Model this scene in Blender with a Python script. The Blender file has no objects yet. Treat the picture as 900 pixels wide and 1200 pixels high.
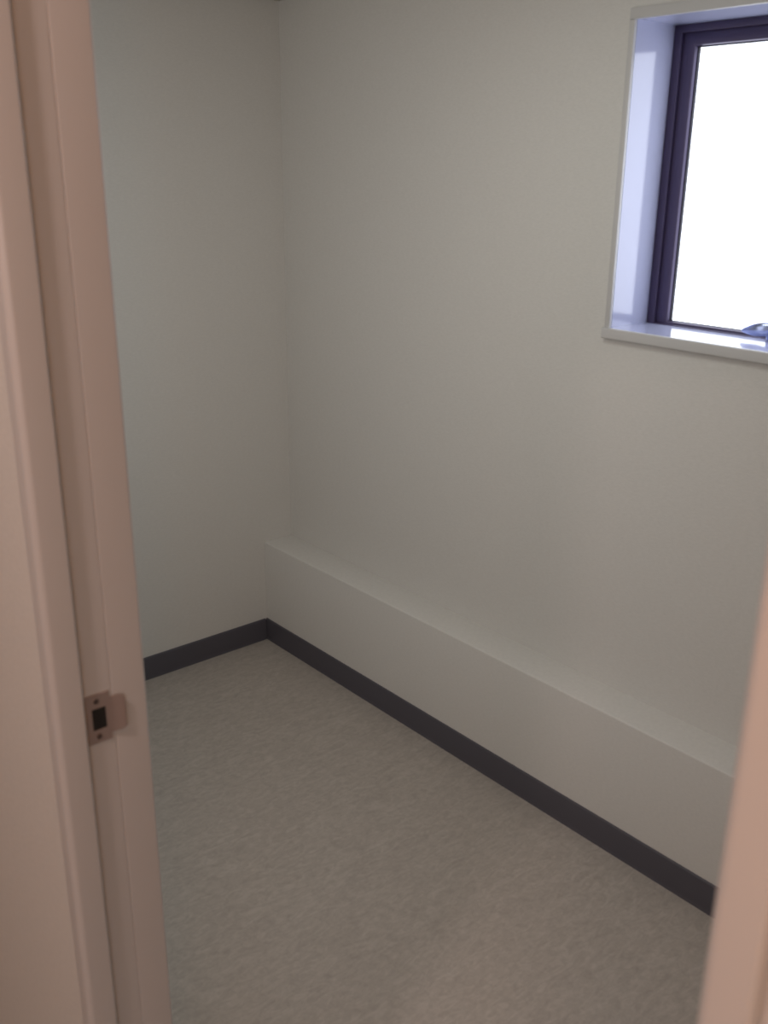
import bpy, bmesh, math
from mathutils import Vector, Matrix
SC = bpy.context.scene
COL = SC.collection

# ------------------------------------------------------------ materials
def mat(name, base, rough=0.6, spec=0.5, metal=0.0):
    m = bpy.data.materials.new(name); m.use_nodes = True
    b = m.node_tree.nodes['Principled BSDF']
    b.inputs['Base Color'].default_value = (*base, 1)
    b.inputs['Roughness'].default_value = rough
    b.inputs['Metallic'].default_value = metal
    b.inputs['Specular IOR Level'].default_value = spec
    return m
def N(m, t, **k):
    n = m.node_tree.nodes.new(t)
    for a, v in k.items(): setattr(n, a, v)
    return n
def L(m, a, b): m.node_tree.links.new(a, b)
def coords(m, scale):
    g = N(m, 'ShaderNodeNewGeometry'); mp = N(m, 'ShaderNodeMapping')
    mp.inputs['Scale'].default_value = scale
    L(m, g.outputs['Position'], mp.inputs['Vector'])
    return mp.outputs['Vector']
def noise(m, scale_vec, scale, detail=4, rough=.55, dist=0.0):
    n = N(m, 'ShaderNodeTexNoise')
    n.inputs['Scale'].default_value = scale; n.inputs['Detail'].default_value = detail
    n.inputs['Roughness'].default_value = rough; n.inputs['Distortion'].default_value = dist
    L(m, coords(m, scale_vec), n.inputs['Vector'])
    return n.outputs['Fac']
def ramp(m, fac, stops):
    r = N(m, 'ShaderNodeValToRGB'); e = r.color_ramp.elements
    while len(e) < len(stops): e.new(.5)
    for q, (p, c) in zip(e, stops): q.position = p; q.color = (*c, 1)
    L(m, fac, r.inputs['Fac']); return r.outputs['Color']
def bump(m, h, strength, dist):
    b = N(m, 'ShaderNodeBump'); b.inputs['Strength'].default_value = strength
    b.inputs['Distance'].default_value = dist
    L(m, h, b.inputs['Height'])
    L(m, b.outputs['Normal'], m.node_tree.nodes['Principled BSDF'].inputs['Normal'])
def color(m, c): L(m, c, m.node_tree.nodes['Principled BSDF'].inputs['Base Color'])

def wallpaper(name, c):
    m = mat(name, c, .75, .25)
    h = noise(m, (1, 1, 3.2), 95, 5, .6, .3)
    d = tuple(x * .93 for x in c)
    color(m, ramp(m, h, [(.3, d), (.7, c)]))
    bump(m, h, .35, .0012)
    return m
WALL = wallpaper('white_wallpaper', (.70, .685, .655))
CEIL = wallpaper('ceiling_paper', (.66, .64, .58))
CROWN = mat('crown_shade_in_colour', (.42, .40, .33), .6)  # white moulding in shadow: the shade is put into this base colour
def floor_mat():
    m = mat('mottled_vinyl', (.4, .36, .31), .5, .3)
    a = noise(m, (1.0, 2.6, 1), 17, 6, .62, 1.6)
    b = noise(m, (1, 1, 1), 60, 4, .6, .8)
    c1 = ramp(m, a, [(.32, (.40, .363, .33)), (.5, (.44, .40, .363)), (.68, (.49, .45, .412))])
    c2 = ramp(m, b, [(.35, (.90, .90, .90)), (.6, (1, 1, 1))])
    mx = N(m, 'ShaderNodeMix', data_type='RGBA', blend_type='MULTIPLY')
    mx.inputs['Factor'].default_value = 1
    L(m, c1, mx.inputs[6]); L(m, c2, mx.inputs[7]); color(m, mx.outputs[2])
    bump(m, b, .12, .0006)
    return m
FLOOR = floor_mat()
BASE = mat('charcoal_vinyl_skirting', (.088, .083, .100), .5, .35)
h = noise(BASE, (1, 1, 1), 220, 2); bump(BASE, h, .08, .0004)
JAMB = mat('satin_white_door_paint', (.55, .535, .53), .32, .45)
h = noise(JAMB, (1, 1, .15), 60, 3); bump(JAMB, h, .05, .0005)
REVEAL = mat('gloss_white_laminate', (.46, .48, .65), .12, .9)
h = noise(REVEAL, (1, 1, 1), 90, 2); bump(REVEAL, h, .02, .0003)
CASE = mat('satin_white_casing', (.58, .57, .565), .4, .4)
ALU = mat('dark_bronze_aluminium', (.066, .05, .108), .38, .5, .25)
h = noise(ALU, (1, 1, 1), 300, 2); bump(ALU, h, .05, .0003)
SEAL = mat('black_rubber_gasket', (.02, .018, .03), .7)
STEEL = mat('brushed_nickel', (.42, .335, .31), .42, .5, .55)
h = noise(STEEL, (1, 1, 12), 120, 3); bump(STEEL, h, .12, .0003)
HOLE_SHADE = mat('latch_hole_shade', (.012, .010, .009), .6)  # near-black colour painting the shade inside the latch hole
SCREW = mat('screw_steel', (.20, .15, .14), .4, .5, .9)
CHROME = mat('satin_silver_handle', (.40, .46, .72), .22, .6, .85)
h = noise(CHROME, (1, 1, 1), 300, 2); bump(CHROME, h, .04, .0002)
# frosted pane: its own emission stands in for overcast daylight behind it
PANE = bpy.data.materials.new('frosted_glass_self_glow'); PANE.use_nodes = True
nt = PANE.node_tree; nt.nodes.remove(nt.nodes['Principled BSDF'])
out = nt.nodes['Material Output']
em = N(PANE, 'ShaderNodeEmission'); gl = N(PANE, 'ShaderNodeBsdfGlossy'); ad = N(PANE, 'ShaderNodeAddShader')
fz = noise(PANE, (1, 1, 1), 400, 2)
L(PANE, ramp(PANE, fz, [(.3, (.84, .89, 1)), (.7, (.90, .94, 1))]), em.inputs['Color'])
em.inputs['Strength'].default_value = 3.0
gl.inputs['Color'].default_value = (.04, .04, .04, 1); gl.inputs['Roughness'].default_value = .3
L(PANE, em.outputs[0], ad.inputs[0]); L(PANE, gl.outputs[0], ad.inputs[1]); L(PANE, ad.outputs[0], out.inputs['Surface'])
SOFFIT = mat('hall_paint', (.62, .58, .52), .7, .2)
h = noise(SOFFIT, (1, 1, 1), 90, 3); bump(SOFFIT, h, .1, .001)

# ------------------------------------------------------------ geometry helpers
def box(bm, a, b, bevel=0.0, seg=3, edges=None):
    x0, y0, z0 = [min(p, q) for p, q in zip(a, b)]; x1, y1, z1 = [max(p, q) for p, q in zip(a, b)]
    vs = [bm.verts.new((x, y, z)) for x in (x0, x1) for y in (y0, y1) for z in (z0, z1)]
    F = [(0, 1, 3, 2), (4, 6, 7, 5), (0, 4, 5, 1), (2, 3, 7, 6), (0, 2, 6, 4), (1, 5, 7, 3)]
    fs = [bm.faces.new([vs[i] for i in f]) for f in F]
    if bevel:
        es = {e for f in fs for e in f.edges}
        if edges: es = {e for e in es if edges((e.verts[0].co + e.verts[1].co) / 2, (e.verts[0].co - e.verts[1].co).normalized())}
        bmesh.ops.bevel(bm, geom=list(es), offset=bevel, segments=seg, profile=.5, affect='EDGES')
def prism(bm, pts, ax, t0, t1):
    """closed outline pts (two coords, in the order of the remaining axes) pushed along axis ax from t0 to t1"""
    def P(p, t):
        v = list(p); v.insert(ax, t); return v
    A = [bm.verts.new(P(p, t0)) for p in pts]; B = [bm.verts.new(P(p, t1)) for p in pts]
    bm.faces.new(A); bm.faces.new(B[::-1])
    n = len(pts)
    for i in range(n): bm.faces.new([A[i], B[i], B[(i+1) % n], A[(i+1) % n]])
def obj(name, bm, m, parent=None, smooth=True, label=None):
    bmesh.ops.recalc_face_normals(bm, faces=bm.faces)
    me = bpy.data.meshes.new(name); bm.to_mesh(me); bm.free()
    me.materials.append(m)
    o = bpy.data.objects.new(name, me); COL.objects.link(o)
    if smooth:
        me.polygons.foreach_set('use_smooth', [True] * len(me.polygons))
        me.set_sharp_from_angle(angle=math.radians(38))
    if parent:
        o.parent = parent; o.matrix_parent_inverse = Matrix.Translation(-parent.location)
    if label: o['label'] = label
    return o
def tag(o, label, cat, kind=None):
    o['label'] = label; o['category'] = cat
    if kind: o['kind'] = kind
    return o
def empty(name, loc):
    o = bpy.data.objects.new(name, None); o.location = loc; o.empty_display_size = .1
    COL.objects.link(o); return o
def nb(): return bmesh.new()

# ------------------------------------------------------------ measures (metres)
XF, XW, Y1 = 1.748, 1.861, 2.686           # ledge front, window wall, far wall
YE = -0.55                                 # near end of the little room
XD0, XD1 = .325, .4225                     # door wall, hall side and room side
YJ, YR = .904, .1524                       # left rebated jamb face, right jamb face
ZC, HZ = 2.105, 2.45                       # room ceiling, hall ceiling
ZH = 2.0                                   # door head
HX, HY0, HY1 = -1.35, -1.5, 2.0
WY0, WY1, WZ0, WZ1 = .685, 1.3847, 1.259, 1.896   # clear opening between the reveals
XG = 2.022

# ------------------------------------------------------------ shell
bm = nb(); box(bm, (HX - .1, HY0 - .1, -.1), (XW + .15, Y1 + .1, 0))
tag(obj('floor', bm, FLOOR), 'light taupe mottled vinyl sheet floor of the small room', 'floor', 'structure')
bm = nb(); box(bm, (XD0 - .01, HY0, ZC), (XW + .15, Y1 + .1, ZC + .1))
tag(obj('ceiling', bm, CEIL), 'pale ceiling just showing above the far corner', 'ceiling', 'structure')
bm = nb(); box(bm, (XD0, Y1, 0), (XW + .15, Y1 + .1, ZC))
tag(obj('wall_left', bm, WALL), 'blank off-white papered wall left of the far corner', 'wall', 'structure')
# window wall with a real hole
g = .0135
bm = nb()
box(bm, (XW, YE - .1, 0), (XW + .15, Y1, WZ0 - .024))
box(bm, (XW, YE - .1, WZ1 + g), (XW + .15, Y1, ZC))
box(bm, (XW, YE - .1, WZ0 - .024), (XW + .15, WY0 - g, WZ1 + g))
box(bm, (XW, WY1 + g, WZ0 - .024), (XW + .15, Y1, WZ1 + g))
tag(obj('wall_right', bm, WALL, smooth=False), 'long off-white papered wall that holds the window', 'wall', 'structure')
bm = nb(); box(bm, (XD1, YE - .1, 0), (XW, YE, ZC))
tag(obj('wall_near', bm, WALL), 'off-white papered end wall behind the right door jamb', 'wall', 'structure')
bm = nb()
JT = .03
box(bm, (XD0, YJ + JT, 0), (XD1, Y1, ZC)); box(bm, (XD0, HY0, 0), (XD1, YR - JT, ZC))
box(bm, (XD0, YR - JT, ZH + JT), (XD1, YJ + JT, ZC))
tag(obj('wall_front', bm, WALL, smooth=False), 'pale wall around the doorway on the hall side', 'wall', 'structure')
# hall outside, behind the camera: it only bounces the lamp light
bm = nb()
box(bm, (HX - .1, HY0, 0), (HX, HY1, HZ)); box(bm, (HX, HY0 - .1, 0), (XD0, HY0, HZ)); box(bm, (HX, HY1, 0), (XD0, HY1 + .1, HZ))
box(bm, (XD0, HY0, ZC + .1), (XD0 + .08, HY1, HZ))
tag(obj('wall_back', bm, SOFFIT, smooth=False), 'plain pale walls of the hall outside the doorway', 'wall', 'structure')
bm = nb(); box(bm, (HX - .1, HY0 - .1, HZ), (XD0 + .08, HY1 + .1, HZ + .1))
tag(obj('ceiling_hall', bm, SOFFIT), 'pale ceiling of the hall outside the doorway', 'ceiling', 'structure')
# crown moulding along the two visible walls
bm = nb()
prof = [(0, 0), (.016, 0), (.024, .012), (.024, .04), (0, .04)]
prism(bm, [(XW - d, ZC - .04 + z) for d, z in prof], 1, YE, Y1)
tag(obj('trim_1', bm, CROWN), 'narrow crown trim with shade in its colour above the window wall', 'trim', 'structure')
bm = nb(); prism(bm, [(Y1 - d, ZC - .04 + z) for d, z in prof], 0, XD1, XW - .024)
tag(obj('trim_2', bm, CROWN), 'narrow crown trim with shade in its colour above the left wall', 'trim', 'structure')

# ------------------------------------------------------------ boxed ledge
HL = .3688
bm = nb()
box(bm, (XF, YE + .002, .0005), (XW - .0002, Y1 - .0002, HL), .004, 3, lambda c, d: abs(d.y) > .9 and c.x < XF + .01 and c.z > .2)
tag(obj('boxed_ledge', bm, WALL), 'low boxed-in ledge covered in off-white wallpaper along the foot of the window wall', 'ledge')
# soft vinyl skirting, rounded top
def skirt(name, ax, face, t0, t1, label):
    bm = nb(); th, hh = .005, .0795
    pr = [(0, 0), (-th - .003, 0), (-th - .001, .006), (-th, .012), (-th, hh - .006), (-th + .0015, hh - .002), (-th + .004, hh), (0, hh)]
    prism(bm, [(face + d, z) for d, z in pr], ax, t0, t1)
    tag(obj(name, bm, BASE), label, 'baseboard', 'structure')
skirt('baseboard_right', 1, XF, YE, Y1, 'charcoal vinyl baseboard along the front of the boxed ledge')
skirt('baseboard_left', 0, Y1, XD1, XF - .008, 'charcoal vinyl baseboard at the foot of the left wall')

# ------------------------------------------------------------ window
win = tag(empty('window_1', (XW, (WY0 + WY1) / 2, WZ0)), 'small square frosted window with dark bronze frame and white reveal', 'window', 'structure')
# casing: two sides and head standing 8 mm proud
bm = nb()
cx0, cx1, cw, ct = XW - .008, XW + .001, .014, .022
for ya, yb in ((WY1, WY1 + cw), (WY0 - cw, WY0)):
    box(bm, (cx0, ya, WZ0), (cx1, yb, WZ1), .0018, 2)
box(bm, (cx0, WY0 - cw, WZ1), (cx1, WY1 + cw, WZ1 + ct), .0018, 2)
obj('window_casing', bm, CASE, win)
bm = nb()
box(bm, (XW + .001, WY1, WZ0), (2.03, WY1 + .013, WZ1)); box(bm, (XW + .001, WY0 - .013, WZ0), (2.03, WY0, WZ1))
box(bm, (XW + .001, WY0 - .013, WZ1), (2.03, WY1 + .013, WZ1 + .015))
obj('window_reveal', bm, REVEAL, win)
bm = nb()
box(bm, (XW - .006, WY0, WZ0 - .024), (1.999, WY1, WZ0))
obj('window_sill', bm, REVEAL, win, label='glossy white window sill')
bm = nb()
box(bm, (XW - .014, WY0 - cw - .002, WZ0 - .024), (XW - .006, WY1 + cw + .002, WZ0), .003, 4, lambda c, d: abs(d.y) > .9 and c.x < XW - .01)
obj('sill_nosing', bm, CASE, win)
# outer frame ring and the sash ring inside it
def ring(name, x0, x1, y0, y1, z0, z1, wl, wr, wb, wt, m, parent, bev=.002):
    bm = nb()
    O = [(y0, z0), (y1, z0), (y1, z1), (y0, z1)]
    I = [(y0 + wr, z0 + wb), (y1 - wl, z0 + wb), (y1 - wl, z1 - wt), (y0 + wr, z1 - wt)]
    vo = [[bm.verts.new((x, *p)) for p in O] for x in (x0, x1)]; vi = [[bm.verts.new((x, *p)) for p in I] for x in (x0, x1)]
    for i in range(4):
        j = (i + 1) % 4
        bm.faces.new([vo[0][i], vo[0][j], vi[0][j], vi[0][i]]); bm.faces.new([vo[1][i], vi[1][i], vi[1][j], vo[1][j]])
        bm.faces.new([vi[0][i], vi[0][j], vi[1][j], vi[1][i]]); bm.faces.new([vo[0][i], vo[1][i], vo[1][j], vo[0][j]])
    if bev:
        es = [e for e in bm.edges if all(abs(v.co.x - x0) < 1e-6 for v in e.verts) and not (any(v in vo[0] for v in e.verts) and any(v in vi[0] for v in e.verts))]
        bmesh.ops.bevel(bm, geom=es, offset=bev, segments=2, profile=.5, affect='EDGES')
    return obj(name, bm, m, parent)
fr = ring('window_frame', 1.996, 2.05, WY0, WY1, WZ0 - .03, WZ1, .020, .020, .032, .016, ALU, win)
sa = ring('window_sash', 2.003, 2.045, WY0 + .018, WY1 - .018, WZ0 - .01, WZ1 - .014, .033, .033, .0185, .029, ALU, win, .005)
ring('gasket', 2.014, 2.03, WY0 + .05, WY1 - .05, WZ0 + .007, WZ1 - .042, .0035, .0035, .0025, .0035, SEAL, sa, 0)
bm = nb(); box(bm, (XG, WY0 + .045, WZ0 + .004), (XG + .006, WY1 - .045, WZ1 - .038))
obj('pane', bm, PANE, sa, smooth=False, label='frosted glass pane that glows by itself as daylight')
# cam latch handle on the bottom rail
yc = .5 * (WY0 + WY1)
bm = nb(); box(bm, (1.982, yc - .038, WZ0 + .0005), (1.998, yc + .038, WZ0 + .026), .005, 4)
hb = obj('handle_base', bm, CHROME, win)
bm = nb()
n, k = 16, 14
rings = []
for i in range(n + 1):
    t = i / n
    y = yc + .012 + .083 * t
    w = .015 * (1 - t ** 2.2) ** .6 * (.75 + .25 * math.sin(math.pi * min(1, t * 1.2))) + .0008
    x = 1.974 - .012 * math.sin(math.pi * t * .9) + .010 * t
    z = WZ0 + .028 - .010 * t - .003 * t * t
    rings.append([bm.verts.new((x + .45 * w * math.cos(2 * math.pi * a / k), y, z + w * math.sin(2 * math.pi * a / k))) for a in range(k)])
for A, B in zip(rings, rings[1:]):
    for a in range(k): bm.faces.new([A[a], A[(a + 1) % k], B[(a + 1) % k], B[a]])
bm.faces.new(rings[0]); bm.faces.new(rings[-1][::-1])
obj('handle_lever', bm, CHROME, win, label='silvery blue latch lever')
bm = nb()
bmesh.ops.create_cone(bm, cap_ends=True, segments=28, radius1=.011, radius2=.009, depth=.02,
    matrix=Matrix.Translation((1.975, yc + .008, WZ0 + .027)) @ Matrix.Rotation(math.pi / 2, 4, 'Y'))
bmesh.ops.bevel(bm, geom=[e for e in bm.edges if len(e.link_faces) == 2 and max(len(f.verts) for f in e.link_faces) > 4], offset=.0015, segments=2, affect='EDGES')
obj('handle_pivot', bm, CHROME, hb)

# ------------------------------------------------------------ door frame
door = tag(empty('door_1', (.37, .53, 0)), 'white painted door frame with rebated jambs around the open doorway', 'door frame', 'structure')
XS0, XS1, XM, XE = .317, .350, .3855, .4265   # hall face, end of stop, casing joint, room face
def vprism(name, pts, m=JAMB, z1=ZH + .03, bevels=None, label=None):
    """vertical prism with chosen outline corners rounded: pts = (x, y, radius)"""
    out = []
    n = len(pts)
    for i, (x, y, r) in enumerate(pts):
        if r <= 0: out.append((x, y)); continue
        p = Vector((x, y)); a = (Vector(pts[i - 1][:2]) - p).normalized(); b = (Vector(pts[(i + 1) % n][:2]) - p).normalized()
        c = p + (a + b) * r
        a0 = p + a * r; b0 = p + b * r
        u, v = a0 - c, b0 - c
        for s in range(9):
            t = s / 8 * math.pi / 2
            out.append(tuple(c + u * math.cos(t) + v * math.sin(t)))
    bm = nb(); prism(bm, out, 2, 0, z1)
    return obj(name, bm, m, door, label=label)
def jamb_set(yf, s):
    """s=+1: left jamb (material on the +y side), s=-1: right jamb"""
    st = yf - s * .010
    vprism('door_stop', [(XS0, st, .0075), (XS1, st, .0025), (XS1, yf + s * .004, 0), (XS1, yf + s * JT, 0), (XS0 + .006, yf + s * JT, 0), (XS0 + .006, st + s * .026, 0), (XS0, st + s * .026, .0035)])
    vprism('door_jamb', [(XS1, yf, 0), (XM, yf, .0012), (XM, yf + s * JT, 0), (XS1, yf + s * JT, 0)])
    vprism('door_casing', [(XM, yf + s * .0, .0012), (XE, yf - s * .0, .004), (XE, yf + s * .032, .003), (XD1, yf + s * .032, 0), (XD1, yf + s * JT, 0), (XM, yf + s * JT, 0)])
jamb_set(YJ, 1); jamb_set(YR, -1)
bm = nb()
box(bm, (XS0 + .002, YR + .0, ZH - .01), (XS1, YJ, ZH + .03)); box(bm, (XS1, YR, ZH), (XE, YJ, ZH + .03))
obj('door_head', bm, JAMB, door)

# strike plate let into the left jamb
def plate():
    t = .0014
    y0 = YJ - t
    bm = nb()
    x0, x1, z0, z1 = .3545, .3815, 1.0055, 1.0645
    hx0, hx1, hz0, hz1 = .3605, .3765, 1.0215, 1.0475
    xs = [x0, hx0, hx1, x1]; zs = [z0, hz0, hz1, z1]
    v = {}
    for i, x in enumerate(xs):
        for j, z in enumerate(zs): v[i, j] = bm.verts.new((x, y0, z))
    fs = []
    for i in range(3):
        for j in range(3):
            if (i, j) == (1, 1): continue
            fs.append(bm.faces.new([v[i, j], v[i + 1, j], v[i + 1, j + 1], v[i, j + 1]]))
    ext = bmesh.ops.extrude_face_region(bm, geom=fs)
    for e in ext['geom']:
        if isinstance(e, bmesh.types.BMVert): e.co.y = YJ + .0004
    pl = obj('strike_plate', bm, STEEL, door, smooth=False, label='small nickel strike plate screwed to the left jamb')
    # curved lip
    bm = nb()
    pts = []
    for s in range(9):
        q = s / 8
        pts.append((x1 - .0005 + .0165 * q, y0 - .0006 - .0030 * math.sin(q * math.pi * .5) * q))
    A = []
    for (x, y), q in zip(pts, [s / 8 for s in range(9)]):
        c = .0025 * max(0, q - .7) / .3
        A.append([bm.verts.new((x, y + dy, z)) for dy, z in ((0, 1.0135 + c), (0, 1.0565 - c), (.0014, 1.0565 - c), (.0014, 1.0135 + c))])
    for P, Q in zip(A, A[1:]):
        for i in range(4): bm.faces.new([P[i], P[(i + 1) % 4], Q[(i + 1) % 4], Q[i]])
    bm.faces.new(A[0]); bm.faces.new(A[-1][::-1])
    obj('strike_lip', bm, STEEL, pl)
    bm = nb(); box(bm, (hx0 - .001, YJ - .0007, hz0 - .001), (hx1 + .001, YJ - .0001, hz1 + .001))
    # flat near-black sheet and edge strip stand in for shade inside the hole
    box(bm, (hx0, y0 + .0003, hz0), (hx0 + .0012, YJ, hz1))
    obj('latch_hole_dark_sheet', bm, HOLE_SHADE, pl, smooth=False)
    for zc in (1.0133, 1.0560):
        bm = nb()
        M = Matrix.Translation((.3665, y0 - .0001, zc)) @ Matrix.Rotation(math.pi / 2, 4, 'X')
        bmesh.ops.create_cone(bm, cap_ends=True, segments=24, radius1=.0035, radius2=.0028, depth=.0008, matrix=M)
        for a in (0, 1):
            d = (.0022, .0004) if a else (.0004, .0022)
            box(bm, (.3665 - d[0], y0 - .0007, zc - d[1]), (.3665 + d[0], y0 - .0004, zc + d[1]))
        obj('screw', bm, SCREW, pl)
plate()

# ------------------------------------------------------------ lights
def area(name, loc, target, size, power, col, sy=None):
    l = bpy.data.lights.new(name, 'AREA'); l.energy = power; l.color = col; l.size = size
    if sy: l.shape = 'RECTANGLE'; l.size_y = sy
    o = bpy.data.objects.new(name, l); COL.objects.link(o); o.location = loc
    o.rotation_euler = (Vector(target) - Vector(loc)).to_track_quat('-Z', 'Y').to_euler()
    return o
area('hall_lamp', (-.42, .585, 2.36), (-.42, .585, 0), .12, 9.5, (1.0, .77, .70))
area('hall_warm_top_fill', (-.02, .25, HZ - .03), (.10, .55, 1.2), .12, 1.5, (1.0, .40, .16))  # added orange source, no known fixture: warms the top of the left jamb
area('hall_warm_jamb_fill', (-.18, -.26, 1.95), (.32, .10, 1.10), .12, 3.2, (1.0, .42, .13))  # added orange fill aimed at the right jamb, no known wall lamp
area('hall_neutral_fill', (-1.2, -.9, 1.5), (.4, .6, 1.0), .9, 6.8, (.97, .96, 1.0))  # added soft neutral fill for the jambs; the closed hall has no window
area('room_ceiling_fill', (1.0, 1.25, ZC - .02), (1.0, 1.25, 0), .5, 4.3, (.99, 1.0, .94))  # added overhead fill that brightens the walls of a probably unlit room
area('room_fill', (.50, 1.75, 1.35), (1.8, 2.15, 1.15), 1.0, 3.6, (1.0, .99, .97))
w = bpy.data.worlds.new('world'); SC.world = w; w.use_nodes = True
w.node_tree.nodes['Background'].inputs['Color'].default_value = (.85, .9, 1, 1)
w.node_tree.nodes['Background'].inputs['Strength'].default_value = .6

# ------------------------------------------------------------ camera
yaw, pit, roll, f = .70651, .337816, .009673, 1148.21
d = Vector((math.sin(yaw) * math.cos(pit), math.cos(yaw) * math.cos(pit), -math.sin(pit)))
r = Vector((math.cos(yaw), -math.sin(yaw), 0)); u = r.cross(d)
r2 = r * math.cos(roll) + u * math.sin(roll); u2 = -r * math.sin(roll) + u * math.cos(roll)
cd = bpy.data.cameras.new('camera'); cam = bpy.data.objects.new('camera', cd); COL.objects.link(cam)
cam.matrix_world = Matrix(((r2.x, u2.x, -d.x, 0), (r2.y, u2.y, -d.y, 0), (r2.z, u2.z, -d.z, 1.6), (0, 0, 0, 1)))
cd.sensor_fit = 'VERTICAL'; cd.sensor_height = 36; cd.lens = 36 * f / 1200
cd.clip_start = .02
cd.dof.use_dof = True; cd.dof.focus_distance = 15.0; cd.dof.aperture_fstop = 9.0
SC.camera = cam
SC.view_settings.view_transform = 'Standard'
SC.view_settings.exposure = 0.0
